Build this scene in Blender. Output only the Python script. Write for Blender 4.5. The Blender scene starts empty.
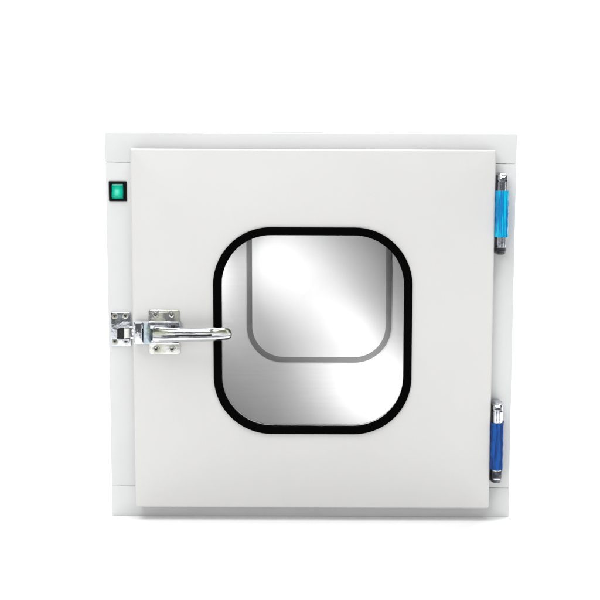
import bpy, bmesh, math, random
from mathutils import Vector, Matrix, noise
random.seed(4)
S = bpy.context.scene
COL = S.collection
R = math.radians

# ------------------------------------------------------------------ camera
F, HX, HY = 1138.0, 335.0, 167.0        # focal length and horizon vanishing point in photo pixels (600 px frame)
PITCH = math.atan((300 - HY) / F)
ROLL = R(0.24)
D = 1.82
cd = bpy.data.cameras.new('camera'); cam = bpy.data.objects.new('camera', cd); COL.objects.link(cam)
cd.sensor_fit = 'HORIZONTAL'; cd.sensor_width = 36; cd.lens = 36 * F / 600
cd.shift_x = -(HX - 300) / 600
cd.clip_start = 0.05; cd.clip_end = 100
rot = Matrix.Rotation(-PITCH, 3, 'X') @ Matrix.Rotation(R(90), 3, 'X') @ Matrix.Rotation(ROLL, 3, 'Z')
def ray(px, py):
    return rot @ Vector(((px - HX) / F, -(py - 300) / F, -1))
d = ray(311, 516.3)
CAMLOC = Vector((-d.x / d.y * D, -D, -d.z / d.y * D))
cam.matrix_world = Matrix.Translation(CAMLOC) @ rot.to_4x4()
S.camera = cam
def at(px, py, Y=0.0):
    """metres on the vertical plane y = Y seen at that place of the photo (survey helper)"""
    v = ray(px, py); t = (Y - CAMLOC.y) / v.y
    p = CAMLOC + v * t
    return p.x, p.z
def rect(x0, y0, x1, y1, Y=0.0):
    """x0, x1, z0, z1 of an upright rectangle surveyed at its four edge middles"""
    xm, ym = (x0 + x1) / 2, (y0 + y1) / 2
    return at(x0, ym, Y)[0], at(x1, ym, Y)[0], at(xm, y1, Y)[1], at(xm, y0, Y)[1]

# ------------------------------------------------------------------ world and lamps
W = bpy.data.worlds.new('World'); S.world = W; W.use_nodes = True
W.node_tree.nodes['Background'].inputs['Color'].default_value = (0.93, 0.97, 1, 1)
W.node_tree.nodes['Background'].inputs['Strength'].default_value = 0.12
S.view_settings.view_transform = 'Standard'; S.view_settings.look = 'None'
S.view_settings.exposure = 0; S.view_settings.gamma = 1
S.render.engine = 'CYCLES'
def area(name, loc, target, sx, sy, power, col=(1, 1, 1)):
    l = bpy.data.lights.new(name, 'AREA'); l.shape = 'RECTANGLE'; l.size = sx; l.size_y = sy
    l.energy = power; l.color = col
    o = bpy.data.objects.new(name, l); COL.objects.link(o); o.location = loc
    o.rotation_euler = (Vector(target) - Vector(loc)).to_track_quat('-Z', 'Y').to_euler()
    return o
area('overhead_softbox', (-0.2, -1.15, 2.7), (0, -0.4, 0.1), 2.8, 1.6, 70)
CH = 1.02
area('front_softbox', (-1.0, -2.9, 1.7), (0, 0, 0.3), 1.2, 1.2, 26)
area('side_strip_softbox', (1.9, -1.6, 1.0), (0, 0, 0.3), 0.4, 1.4, 5.5)
area('backdrop_fill', (0, 1.0, 2.9), (0, 3.2, 0.5), 4.5, 1.2, 190)  # unseen, added to burn the sweep out to white
area('backdrop_floor_fill', (0, 1.9, 3.0), (0, 1.6, 0.0), 5.0, 2.0, 120)  # unseen, added to overexpose the floor of the sweep

# ------------------------------------------------------------------ materials
def mat(name, col, rough=0.5, metal=0.0, **k):
    m = bpy.data.materials.new(name); m.use_nodes = True
    b = m.node_tree.nodes['Principled BSDF']
    b.inputs['Base Color'].default_value = (*col, 1)
    b.inputs['Roughness'].default_value = rough; b.inputs['Metallic'].default_value = metal
    for a, v in k.items(): b.inputs[a.replace('_', ' ')].default_value = v
    return m
def texture(m, scale, col2=None, lo=0.4, hi=0.6, bump=0.0, rough=None, stretch=(1, 1, 1), detail=4, bscale=None):
    nt = m.node_tree; b = nt.nodes['Principled BSDF']
    tc = nt.nodes.new('ShaderNodeTexCoord'); mp = nt.nodes.new('ShaderNodeMapping')
    mp.inputs['Scale'].default_value = stretch
    nt.links.new(tc.outputs['Object'], mp.inputs['Vector'])
    n = nt.nodes.new('ShaderNodeTexNoise'); n.inputs['Scale'].default_value = scale; n.inputs['Detail'].default_value = detail
    nt.links.new(mp.outputs['Vector'], n.inputs['Vector'])
    mr = nt.nodes.new('ShaderNodeMapRange'); mr.inputs['From Min'].default_value = lo; mr.inputs['From Max'].default_value = hi
    nt.links.new(n.outputs['Fac'], mr.inputs['Value'])
    if col2:
        mx = nt.nodes.new('ShaderNodeMix'); mx.data_type = 'RGBA'
        mx.inputs[6].default_value = b.inputs['Base Color'].default_value[:]
        mx.inputs[7].default_value = (*col2, 1)
        nt.links.new(mr.outputs['Result'], mx.inputs[0]); nt.links.new(mx.outputs[2], b.inputs['Base Color'])
    if rough:
        r = nt.nodes.new('ShaderNodeMapRange'); r.inputs['To Min'].default_value = rough[0]; r.inputs['To Max'].default_value = rough[1]
        nt.links.new(mr.outputs['Result'], r.inputs['Value']); nt.links.new(r.outputs['Result'], b.inputs['Roughness'])
    if bump:
        n2 = nt.nodes.new('ShaderNodeTexNoise'); n2.inputs['Scale'].default_value = bscale or scale; n2.inputs['Detail'].default_value = 3
        nt.links.new(mp.outputs['Vector'], n2.inputs['Vector'])
        bp = nt.nodes.new('ShaderNodeBump'); bp.inputs['Strength'].default_value = bump; bp.inputs['Distance'].default_value = 0.002
        nt.links.new(n2.outputs['Fac'], bp.inputs['Height']); nt.links.new(bp.outputs['Normal'], b.inputs['Normal'])
    return m
PAINT = texture(mat('powder_coat', (0.612, 0.607, 0.598), 0.42), 5, (0.597, 0.592, 0.583), bump=0.05, bscale=420)
PAINT2 = texture(mat('powder_coat_body', (0.65, 0.652, 0.65), 0.45), 6, (0.635, 0.638, 0.636), bump=0.05, bscale=420)
CHROME = texture(mat('zinc_chrome', (0.70, 0.71, 0.74), 0.17, 1.0), 55, (0.52, 0.55, 0.59), 0.35, 0.65, bump=0.35, rough=(0.08, 0.24), bscale=70)
ZINC = texture(mat('passivated_zinc', (0.58, 0.58, 0.565), 0.38, 1.0), 60, (0.49, 0.49, 0.42), 0.45, 0.6, bump=0.3, rough=(0.22, 0.38), bscale=90)
LEVERM = texture(mat('lever_chrome', (0.63, 0.64, 0.67), 0.2, 1.0), 30, (0.55, 0.58, 0.44), 0.50, 0.62, bump=0.16, rough=(0.16, 0.28), stretch=(.5, 1, 3), bscale=60)
STEEL_BLUE = texture(mat('blued_zinc', (0.60, 0.68, 0.74), 0.25, 1.0), 50, (0.42, 0.50, 0.56), 0.4, 0.6, bump=0.2)
DARK = mat('recess_black', (0.012, 0.012, 0.014), 0.5)  # black stands in for shade in screw recesses, slot, groove and gap
GREYMETAL = texture(mat('dull_grey_metal', (0.035, 0.038, 0.045), 0.3, 1.0), 90, (0.16, 0.16, 0.165), bump=0.3)
RUBBER = texture(mat('black_gasket', (0.001, 0.001, 0.001), 0.8, 0, Specular_IOR_Level=0.02), 30, None, bump=0.05, bscale=200)
GREYRUB = mat('grey_frame', (0.23, 0.23, 0.23), 0.6, 0, Specular_IOR_Level=0.1)
SATIN = texture(mat('satin_panel', (0.86, 0.86, 0.865), 0.6, 0, Specular_IOR_Level=0.1), 8, (0.84, 0.84, 0.845), bump=0.02, stretch=(1, 1, 14), bscale=80)
SATIN2 = mat('frosted_pane', (0.86, 0.86, 0.865), 0.5, 0, Specular_IOR_Level=0.12)
INNER = texture(mat('chamber_steel', (0.34, 0.34, 0.34), 0.5, 0.6), 20, (0.3, 0.3, 0.3), stretch=(20, 1, 1))
BLUE1 = texture(mat('cyan_film', (0.0, 0.44, 0.66), 0.22, 0, Specular_IOR_Level=0.35), 60, (0.0, 0.19, 0.46), 0.44, 0.55, stretch=(6, 1, 0.35), bump=0.25, bscale=40)
BLUE2 = texture(mat('deep_blue_film', (0.0, 0.072, 0.32), 0.25, 0, Specular_IOR_Level=0.2), 60, (0.0, 0.03, 0.16), 0.42, 0.56, stretch=(4, 1, 0.4), bump=0.3, bscale=60)
BLACKP = mat('black_plastic', (0.003, 0.004, 0.004), 0.3, 0, Specular_IOR_Level=0.15)
GREENL = texture(mat('green_rocker', (0.0, 0.20, 0.13), 0.2, 0, Specular_IOR_Level=0.4), 300, (0.0, 0.26, 0.18))
nt = GREENL.node_tree; b_ = nt.nodes['Principled BSDF']; b_.inputs['Emission Color'].default_value = (0.0, 0.85, 0.52, 1)
tc = nt.nodes.new('ShaderNodeTexCoord'); mp = nt.nodes.new('ShaderNodeMapping'); mp.inputs['Location'].default_value = (-.5, -.5, -.45)
gr = nt.nodes.new('ShaderNodeTexGradient'); gr.gradient_type = 'SPHERICAL'; ml = nt.nodes.new('ShaderNodeMath'); ml.operation = 'MULTIPLY_ADD'
mp.vector_type = 'POINT'; vm = nt.nodes.new('ShaderNodeVectorMath'); vm.operation = 'MULTIPLY'; vm.inputs[1].default_value = (1.7, 0, 1.7)
nt.links.new(tc.outputs['Generated'], mp.inputs['Vector']); nt.links.new(mp.outputs[0], vm.inputs[0]); nt.links.new(vm.outputs[0], gr.inputs[0])
ml.inputs[1].default_value = 0.55; ml.inputs[2].default_value = 0.03       # small neon lamp glowing behind the lens
nt.links.new(gr.outputs['Fac'], ml.inputs[0]); nt.links.new(ml.outputs[0], b_.inputs['Emission Strength'])
NYLON = mat('white_nylon', (0.75, 0.75, 0.72), 0.4)
BACK = texture(mat('white_sweep', (0.93, 0.93, 0.93), 0.9, 0, Specular_IOR_Level=0.0), 3, (0.92, 0.92, 0.92))
g = bpy.data.materials.new('clear_pane'); g.use_nodes = True; nt = g.node_tree; nt.nodes.clear()
o_ = nt.nodes.new('ShaderNodeOutputMaterial'); mx = nt.nodes.new('ShaderNodeMixShader')
tr = nt.nodes.new('ShaderNodeBsdfTransparent'); gl = nt.nodes.new('ShaderNodeBsdfGlossy'); fr = nt.nodes.new('ShaderNodeFresnel')
tr.inputs['Color'].default_value = (0.975, 0.972, 0.972, 1); gl.inputs['Roughness'].default_value = 0.02
fr.inputs['IOR'].default_value = 1.3
nt.links.new(fr.outputs[0], mx.inputs[0]); nt.links.new(tr.outputs[0], mx.inputs[1]); nt.links.new(gl.outputs[0], mx.inputs[2])
nt.links.new(mx.outputs[0], o_.inputs['Surface'])
GLASS = g

# ------------------------------------------------------------------ mesh builder
class MB:
    def __init__(s): s.bm = bmesh.new(); s.mi = 0
    def loft(s, loops, closed=False, cap0=False, cap1=False, cyc=True):
        vs = [[s.bm.verts.new(p) for p in L] for L in loops]
        n = len(vs[0]); m = len(vs)
        for i in range(m if closed else m - 1):
            a, b = vs[i], vs[(i + 1) % m]
            for j in range(n if cyc else n - 1):
                k = (j + 1) % n
                f = s.bm.faces.new((a[j], a[k], b[k], b[j])); f.material_index = s.mi; f.smooth = True
        for flag, L in ((cap0, vs[0]), (cap1, vs[-1])):
            if flag:
                f = s.bm.faces.new(L); f.material_index = s.mi; f.smooth = True
        return s
    def slab(s, x0, x1, z0, z1, y0, y1, r=0.002, b=0.001, n=5):
        """rounded rectangle plate, back at y0, front at y1 (< y0), front edge rounded by b"""
        L = [rr(x0, x1, z0, z1, r, n, y0)]
        for k in range(4):
            a = k / 3 * math.pi / 2; o = b * (1 - math.cos(a))
            L.append(rr(x0 + o, x1 - o, z0 + o, z1 - o, max(r - o, 0.0002), n, y1 + b * (1 - math.sin(a))))
        return s.loft(L, cap0=True, cap1=True)
    def lathe(s, cx, cz, prof, n=20, axis='y', cy=0, cap=True):
        L = []
        for r_, h in prof:
            q = []
            for j in range(n):
                a = 2 * math.pi * j / n; c, e = r_ * math.cos(a), r_ * math.sin(a)
                if axis == 'y': q.append((cx + c, h, cz + e))
                elif axis == 'z': q.append((cx + c, cy + e, h))
                else: q.append((h, cy + c, cz + e))
            L.append(q)
        return s.loft(L, cap0=cap, cap1=cap)
    def build(s, name, mats, parent=None, label=None):
        bmesh.ops.recalc_face_normals(s.bm, faces=s.bm.faces)
        me = bpy.data.meshes.new(name); s.bm.to_mesh(me); s.bm.free()
        for m in (mats if isinstance(mats, (list, tuple)) else [mats]): me.materials.append(m)
        me.set_sharp_from_angle(angle=R(32))
        o = bpy.data.objects.new(name, me); COL.objects.link(o)
        if parent: o.parent = parent
        if label: o['label'] = label
        return o
def rr(x0, x1, z0, z1, r, n, y):
    P = []
    for cx, cz, a0 in ((x1 - r, z1 - r, 0), (x0 + r, z1 - r, 90), (x0 + r, z0 + r, 180), (x1 - r, z0 + r, 270)):
        for k in range(n + 1):
            a = R(a0 + 90 * k / n); P.append((cx + r * math.cos(a), y, cz + r * math.sin(a)))
    return P
def grow(q, o): return q[0] - o, q[1] + o, q[2] - o, q[3] + o

# ------------------------------------------------------------------ backdrop: seamless sweep, floor to wall
b = MB(); prof = [(-3.2, 0.0), (1.9, 0.0)]
for k in range(1, 13):
    a = k / 12 * math.pi / 2; prof.append((1.9 + 1.3 * math.sin(a), 1.3 * (1 - math.cos(a))))
prof.append((3.2, 4.0))
b.loft([[(x, y, z) for x in (-4.5, 4.5)] for y, z in prof], cyc=False)
bd = b.build('backdrop', BACK); bd['kind'] = 'structure'

# ------------------------------------------------------------------ the pass box
box = bpy.data.objects.new('pass_box', None); COL.objects.link(box)
box['label'] = 'white cube shaped cleanroom pass box with a windowed door, chrome latch and blue wrapped hinges'
box['category'] = 'pass box'

body = rect(108.4, 133, 512.9, 516.3)          # outer rectangle of the front
X0, X1 = body[0], body[1]; Z0, Z1 = 0.0, body[3]
DEPTH = 0.52
T = 0.003
sh = MB()                                       # folded sheet shell behind the face panels
e = 0.0015
L = [rr(X0 + e, X1 - e, Z0 + e, Z1 - e, 0.002, 3, 0.0), rr(X0 + e, X1 - e, Z0 + e, Z1 - e, 0.002, 3, DEPTH),
     rr(X0 + .016, X1 - .016, Z0 + .016, Z1 - .016, 0.002, 3, DEPTH), rr(X0 + .016, X1 - .016, Z0 + .016, Z1 - .016, 0.002, 3, 0.0)]
sh.loft(L, closed=True)
sh.build('cabinet_shell', PAINT2, box)
# face panels: header and sill across, stiles between, hairline joints
zt = at(116, 162.3)[1]; zb = at(120, 485.8)[1]
xl = at(150, 330)[0]; xr = at(480, 330)[0]
FY = -0.0012; g_ = 0.0003
def face(name, x0, x1, z0, z1): MB().slab(x0, x1, z0, z1, 0.014, FY, 0.0013, 0.0012, 3).build(name, PAINT2, box)
face('header_panel', X0, X1, zt + g_, Z1)
face('sill_panel', X0, X1, Z0, zb - g_)
face('side_stile', X0, xl, zb + g_, zt - g_)
face('side_stile', xr, X1, zb + g_, zt - g_)
# thin folded seam standing on the roof
q = at(150, 131.5)[0], at(322, 131.5)[0]
MB().slab(q[0], q[1], Z1 - 0.0005, Z1 + 0.0016, 0.02, 0.0005, 0.0005, 0.0003, 2).build('roof_seam', PAINT2, box)

# chamber: coved steel liner with back wall
CY = 0.488
ch = MB(); cz0 = Z0 + .0175; c0, c1, c2, c3 = X0 + .018, X1 - .018, cz0, Z1 - .018
ch.loft([rr(c0, c1, c2, c3, .02, 5, 0.0145), rr(c0, c1, c2, c3, .02, 5, CY)])
chamber = ch.build('chamber_liner', INNER, box)
bp_ = MB().slab(c0 + .001, c1 - .001, c2 + .001, c3 - .001, CY + .012, CY, 0.02, 0.001, 5)
bp_.build('back_panel', SATIN, chamber)
rw = rect(246.5, 205, 391.5, 362.5, CY - .001)          # outer edge of the rear window frame
r_ = 0.075
FP = .0008
fw = (rw[1] - rw[0]) * 5.6 / 145
f_ = MB()
f_.loft([rr(*rw, r_, 16, CY - .0003), rr(*rw, r_, 16, CY - FP), rr(*grow(rw, -.001), r_ - .001, 16, CY - FP - .0003),
         rr(*grow(rw, -fw + .001), r_ - fw + .001, 16, CY - FP - .0003), rr(*grow(rw, -fw), r_ - fw, 16, CY - FP), rr(*grow(rw, -fw), r_ - fw, 16, CY - .0003)], closed=True)
f_.build('rear_window_frame', GREYRUB, chamber)
f_ = MB().slab(*grow(rw, -fw + .0002), CY - .0002, CY - FP, r_ - fw, .0002, 16)
f_.build('rear_pane', SATIN2, chamber)
rd = MB().slab(X0 + .03, X1 - .03, Z0 + .03, Z1 - .03, CY + .052, CY + .02, 0.003, 0.002, 3)
rd.build('rear_door', PAINT2, box)

# ------------------------------------------------------------------ front door
DY = -0.030
dr = rect(132.7, 149.3, 492.7, 508, DY)
wo = rect(213.3, 227.3, 412, 434.3, DY - .003)          # outer edge of the black gasket
WR = 0.092
hole = grow(wo, -.006)
m = MB(); L = []
L.append(rr(*dr, .003, 12, -0.005))
for k in range(5):
    a = k / 4 * math.pi / 2; o = .0032 * (1 - math.cos(a))
    L.append(rr(*grow(dr, -o), .0035 - o, 12, DY + .0032 * (1 - math.sin(a))))
hr = WR - .006
L += [rr(*hole, hr, 12, DY), rr(*hole, hr, 12, -0.005)]
m.loft(L, closed=True)
door = m.build('door', PAINT, box)
gw = .0128
m = MB()
prof = [(0, DY + .0), (0, DY - .0025), (.0008, DY - .0035), (.0055, DY - .0042), (gw - .001, DY - .0036), (gw, DY - .0025), (gw, DY + .012), (.0065, DY + .012), (.0065, DY + .0)]
m.loft([rr(*grow(wo, -o), WR - o, 20, y) for o, y in prof], closed=True)
m.build('window_gasket', RUBBER, door)
pq = grow(wo, -gw - .0002 + .001)
m = MB().slab(*grow(wo, -gw - .0002), DY + .009, DY + .003, WR - gw, .0003, 16)
m.build('window_pane', GLASS, door)

# ------------------------------------------------------------------ screws
def screw(px, py, Y, parent, rad=.0052, a0=0.3, ring=True):
    x, z = at(px, py, Y)
    s = MB()
    s.lathe(x, z, [(rad, Y + .001), (rad, Y - .0008), (rad * .9, Y - .0013), (rad * .62, Y - .0014), (rad * .56, Y - .0008)], 20, cap=False)
    s.lathe(x, z, [(rad * .56, Y - .0008), (rad * .50, Y - .0019), (rad * .36, Y - .0022)], 16, cap=False)
    s.mi = 1
    s.lathe(x, z, [(rad * .46, Y - .00225), (rad * .34, Y - .0014), (.0001, Y - .0010)], 8, cap=False)  # recess coloured black in place of its shade
    return s.build('screw', [ZINC, DARK], parent)

# ------------------------------------------------------------------ keeper on the left stile
KY = FY
kq = rect(111.3, 312, 131.6, 346, KY)
keeper = MB().slab(*kq, KY + .0005, KY - .0024, .003, .0008, 4).build('keeper', CHROME, box)
for px, py in ((114.9, 316), (125.6, 316), (115.2, 341.3), (126, 341.3)): screw(px, py, KY - .0024, keeper)
# stepped hook housing of the keeper
def poly(m, pts, Y, y0, y1, b=.0009):
    P = [at(px, py, Y) for px, py in pts]
    cx = sum(p[0] for p in P) / len(P); cz = sum(p[1] for p in P) / len(P)
    def L(y, k): return [(cx + (x - cx) * k, y, cz + (z - cz) * k) for x, z in P]
    m.loft([L(y0, 1), L(y1 + b, 1), L(y1, .93)], cap0=True, cap1=True)
m = MB()
poly(m, [(112.5, 326.5), (116, 325), (120.5, 323.3), (123, 321.5), (131, 321.5), (131, 326.5), (121, 327.2), (118.3, 328)], KY, KY - .002, KY - .011)
poly(m, [(112.5, 327.5), (118.2, 328.5), (118.2, 338.2), (113.2, 338.2)], KY, KY - .002, KY - .010)
poly(m, [(118.0, 337.6), (130.8, 338.2), (130.8, 340.2), (118.2, 339.6)], KY, KY - .002, KY - .010)
m.build('hook_housing', CHROME, keeper)
m = MB(); p0 = at(118.3, 327.5, KY); p1 = at(124.4, 338, KY)
m.slab(p0[0], p1[0], p1[1], p0[1], KY - .002, KY - .0034, .001, .0004, 2).build('hook_slot', DARK, keeper)  # black plate in place of the shade inside the slot
m = MB(); xa, za = at(127, 338, KY - .01); _, zc = at(127, 328.3, KY - .01)
m.lathe(xa, 0, [(.0008, za), (.0042, za + .0004), (.0048, za + .0014), (.0048, zc - .0014), (.0042, zc - .0004), (.0008, zc)], 20, axis='z', cy=KY - .008)
m.build('roller', NYLON, keeper)

# ------------------------------------------------------------------ latch on the door
LY = DY
bq = rect(149, 309.6, 180.2, 354.3, LY)
latch = MB().slab(*bq, LY + .0005, LY - .0026, .004, .0008, 5).build('latch', ZINC, box)
for px, py in ((155.8, 315), (171.6, 315)): screw(px, py, LY - .0026, latch, .0042)
for px, py in ((156.3, 349.2), (172.2, 349.2)): screw(px, py, LY - .0026, latch, .0058)
# channel carrier: upper flange and lower flange with the lever between them
m = MB(); Y = LY - .010
a = rect(134.3, 321.3, 180.5, 328.5, Y); m.slab(*a, LY - .0028, Y - .004, .0015, .0012, 4)
a = rect(134.3, 340.6, 179.5, 344, Y); m.slab(*a, LY - .0028, Y - .002, .0012, .0010, 4)
m.build('channel_flange', CHROME, latch)
m = MB(); Y = LY - .016
a = rect(134.8, 322.8, 142.2, 343.6, Y); m.slab(*a, LY - .0005, Y, .0016, .0012, 4)
m.build('toggle_block', CHROME, latch)
m = MB(); Y = LY - .018
a = rect(142.6, 323.2, 151.8, 343.8, Y); b0 = a
L = []
for x, y in ((a[0], LY - .003), (a[0], Y + .003), (a[0] + .002, Y), (a[0] + .006, Y - .001), (a[0] + .010, Y + .002), (a[1] - .001, Y + .007), (a[1], LY - .003)):
    L.append([(x, y, a[2]), (x, y, a[3])])
m.loft([[p[0] for p in L], [p[1] for p in L]], cap0=True, cap1=True)
m.build('toggle_housing', STEEL_BLUE, latch)
# link rod reaching over to the keeper
m = MB(); Y = -.013
a = rect(128.5, 326.7, 137, 328.6, Y - .01); m.slab(*a, Y + .004, Y - .004, .0008, .0006, 3)
a = rect(129.5, 337.6, 137, 339.5, Y - .01); m.slab(*a, Y + .004, Y - .004, .0008, .0006, 3)
x, z = at(132.0, 333, Y - .01); m.lathe(0, z, [(.0055, x - .0005), (.0055, x + .009)], 14, axis='x', cy=Y - .004)
m.build('link', CHROME, latch)
# small clip springs above the lever
m = MB(); Y = LY - .015
a = rect(157.5, 325.8, 167.5, 327.8, Y); m.slab(*a, Y + .004, Y - .002, .001, .0006, 3)
m.mi = 1
a = rect(171.0, 325.2, 175.2, 327.6, Y); m.slab(*a, Y + .003, Y - .0008, .001, .0004, 3)
a = rect(159, 310.6, 168, 313.2, LY - .003); m.mi = 2; m.slab(*a, LY - .002, LY - .0045, .0008, .0006, 3)
m.build('spring_clip', [CHROME, DARK, ZINC], latch)
# lever: lofted bar with a pressed groove, ending in a rounded tip
keys = [(152.6, 328.0, 343.2, -.022, 0.0), (154, 327.6, 343.6, -.024, 0.0), (160, 327.6, 343.7, -.027, 0.0), (170, 328.0, 343.3, -.029, .0), (175, 328.2, 342.9, -.030, .0003),
        (180, 328.4, 342.5, -.031, .0042), (190, 328.6, 342.3, -.033, .0045), (200, 328.5, 342.2, -.034, .0045), (208, 328.4, 342.0, -.035, .0042), (211.5, 328.0, 342.0, -.036, .0010),
        (214, 327.7, 341.9, -.037, 0), (219, 327.7, 341.6, -.037, 0), (224, 328.0, 341.0, -.036, 0), (228, 329.0, 340.0, -.034, 0), (230.6, 331.0, 338.4, -.031, 0), (231.8, 333.4, 336.2, -.028, 0)]
m = MB(); LL = []
for px, yt, yb, dy, gv in keys:
    Yf = LY + dy
    x, zt_ = at(px, yt, Yf); _, zb_ = at(px, yb, Yf)
    h = zt_ - zb_; th = .012 if px < 226 else (.012 - (px - 226) * .0013)
    yb_ = Yf + max(th, .004)
    c = .16
    pts = [(0.0, .45), (.04, .2), (c, .03), (.30, 0.0), (.38, 0.0), (.425, 0), (.435, None), (.565, None), (.58, 0), (.62, 0.0), (.72, -.03), (.80, .02), (.88, .22), (.97, .42), (1.0, .62),
           (.97, 1), (.5, 1), (.03, 1)]
    q = []
    for t, v in pts:
        y = Yf + gv if v is None else Yf + v * (yb_ - Yf)
        q.append((x, y, zt_ - t * h))
    LL.append(q)
m.loft(LL, cap0=True, cap1=True)
m.bm.faces.ensure_lookup_table()
n = len(LL[0])
for i, f in enumerate(m.bm.faces):
    if i < (len(LL) - 1) * n and i % n == 6 and 4 <= i // n <= 8: f.material_index = 1  # groove floor coloured black to deepen its shade
lev = m.build('lever', [LEVERM, DARK], latch)

# ------------------------------------------------------------------ hinges
def hinge(px0, px1, ytop, f0, f1, ybot, film, flabel, dark_end, low):
    Yf = -.036; Y0 = FY - .0003
    xm = (px0 + px1) / 2
    x0, zt_ = at(px0, ytop, Yf); x1, _ = at(px1, ytop, Yf); _, zb_ = at(xm, ybot, Yf)
    _, zf0 = at(xm, f0, Yf); _, zf1 = at(xm, f1, Yf)
    def sec(z, k=1.0, dx=0.0, dep=1.0, wav=0.0, ph=0):
        q = []; cx = (x0 + x1) / 2; hw = (x1 - x0) / 2 * k + dx
        n_ = 22
        for j in range(n_ + 1):
            t = j / n_; u = -1 + 2 * t
            y = Y0 + (Yf - Y0) * dep * (1 - abs(u) ** 5 * .45) - dx + wav * math.sin(t * 17 + ph)
            q.append((cx + u * hw, y, z))
        q.append((cx + hw, Y0, z)); q.append((cx - hw, Y0, z))
        return q
    # barrel with shoulder domes
    m = MB(); H = zt_ - zb_
    top = [(0, .45, .50), (.0012, .70, .72), (.003, .86, .86), (.006, .97, .96), (.009, 1, 1), (.0125, 1, 1), (.013, .93, .94), (.0145, .93, .94), (.015, .98, .97)]
    L = [sec(zt_ - h, k, 0, dd) for h, k, dd in top]
    L += [sec(zb_ + h, k, 0, dd) for h, k, dd in reversed(top)]
    m.loft(L, cap0=True, cap1=True)
    hb = m.build('hinge', CHROME, box)
    # leaf plate and black slab for the shaded gap next to the door edge
    m = MB(); xa = at(px0 - 3.2, ytop, -.01)[0]
    m.slab(xa, x1 + .0006, zb_ + .003, zt_ - .004, FY + .0004, FY - .0018, .001, .0005, 3)
    m.build('leaf_plate', GREYMETAL, hb)
    m = MB(); a0 = at(px0 - 2.4, ytop, -.02)[0]
    m.slab(a0, x0 + .0012, zb_ + .004, zt_ - .005, FY - .002, -.026, .0008, .0005, 3)
    m.build('leaf_gap_shade', DARK, hb)
    # vertical ridges on the knuckle
    m = MB()
    for t in (.36, .62):
        xx = x0 + (x1 - x0) * t
        m.slab(xx - .0008, xx + .0008, zb_ + .012, zt_ - .012, Yf + .002, Yf - .0006, .0004, .0004, 2)
    m.build('ridge', CHROME, hb)
    # black disc in place of the shaded screw hole in the head, dark foot
    m = MB(); xx = x0 + (x1 - x0) * .74
    m.lathe(xx, zt_ - .0135, [(.0018, Yf - .0001), (.0016, Yf - .0008), (.0001, Yf - .0008)], 10, cap=False)
    m.build('screw_hole_disc', DARK, hb)
    m = MB()
    hh = dark_end
    m.loft([sec(zb_ + hh, 1.0, .0007), sec(zb_ + hh * .55, .99, .0007), sec(zb_ + .002, .86, .0007, .9), sec(zb_ - .0006, .6, 0, .7)], cap0=True, cap1=True)
    m.build('foot_cap', GREYMETAL, hb)
    # wrapped protective film
    m = MB(); L = []; N = 16
    for i in range(N + 1):
        z = zf0 + (zf1 - zf0) * i / N + (0 if 0 < i < N else 0)
        L.append(sec(z, 1.0, .0022 + .0003 * math.sin(i * 1.7 + low), 1.0, .0009, i * .05 + low))
    m.loft(L, cap0=True, cap1=True)
    m.build('protective_film', film, hb, flabel)
    # crumpled film edge
    return hb
h1 = hinge(497.6, 509.4, 172.0, 190.8, 237.3, 255, BLUE1, 'bright cyan blue film', .0115, 0)
h1['label'] = 'upper hinge in bright cyan film'
h2 = hinge(492.6, 504.6, 403.2, 423.8, 470, 484.5, BLUE2, 'dark blue film', .021, 2)
h2['label'] = 'lower hinge in dark blue film'

# ------------------------------------------------------------------ power switch
sq = rect(109, 181.2, 127, 201.2, FY)
m = MB(); iq = rect(111.3, 183.2, 124.6, 199.4, FY)
m.loft([rr(*sq, .0012, 3, FY + .0003), rr(*sq, .0012, 3, FY - .0016), rr(*grow(sq, -.0006), .001, 3, FY - .0022),
        rr(*grow(iq, .0004), .0008, 3, FY - .0022), rr(*iq, .0008, 3, FY - .0018), rr(*iq, .0008, 3, FY - .0004)], cap0=True, cap1=True)
sw = m.build('power_switch', BLACKP, box)
m = MB(); q = rect(112, 184, 123.4, 198.8, FY)
zs = [(0, -.0012), (.10, -.0028), (.48, -.0026), (.80, -.0052), (.86, -.0050), (1, -.0006)]
L = []
for t, y in zs:
    z = q[3] + (q[2] - q[3]) * t
    L.append([(q[0], FY - .0003, z), (q[0] + .0003, FY + y, z), (q[0] + .0011, FY + y - .0004, z), (q[1] - .0011, FY + y - .0004, z), (q[1] - .0003, FY + y, z), (q[1], FY - .0003, z)])
m.loft(L, cap0=True, cap1=True)
m.build('rocker', GREENL, sw)

# ------------------------------------------------------------------ unseen lights added to grade the chamber's back wall (upper left, lower right)
CX_, CZ_ = CAMLOC.x, CAMLOC.z
for lx, lz, h, tx, tz, sp, e_ in ((-.33, -.13, .084, -.2, -.393, 1.981, .849), (-.325, -.042, .147, .25, -.398, .969, 4.184),
                                  (.2, -.506, .154, -.013, -.404, 1.513, 1.1), (.217, -.465, .141, -.016, -.285, .5, .85)):
    k = (math.tan(sp / 2) - sp / 2) / math.tan(sp / 2)      # narrow beams need less power
    o = area('chamber_fill', (lx + CX_, CY - h, lz + CZ_), (tx + CX_, CY, tz + CZ_), .03, .03, CH * e_ * k)
    o.data.spread = sp
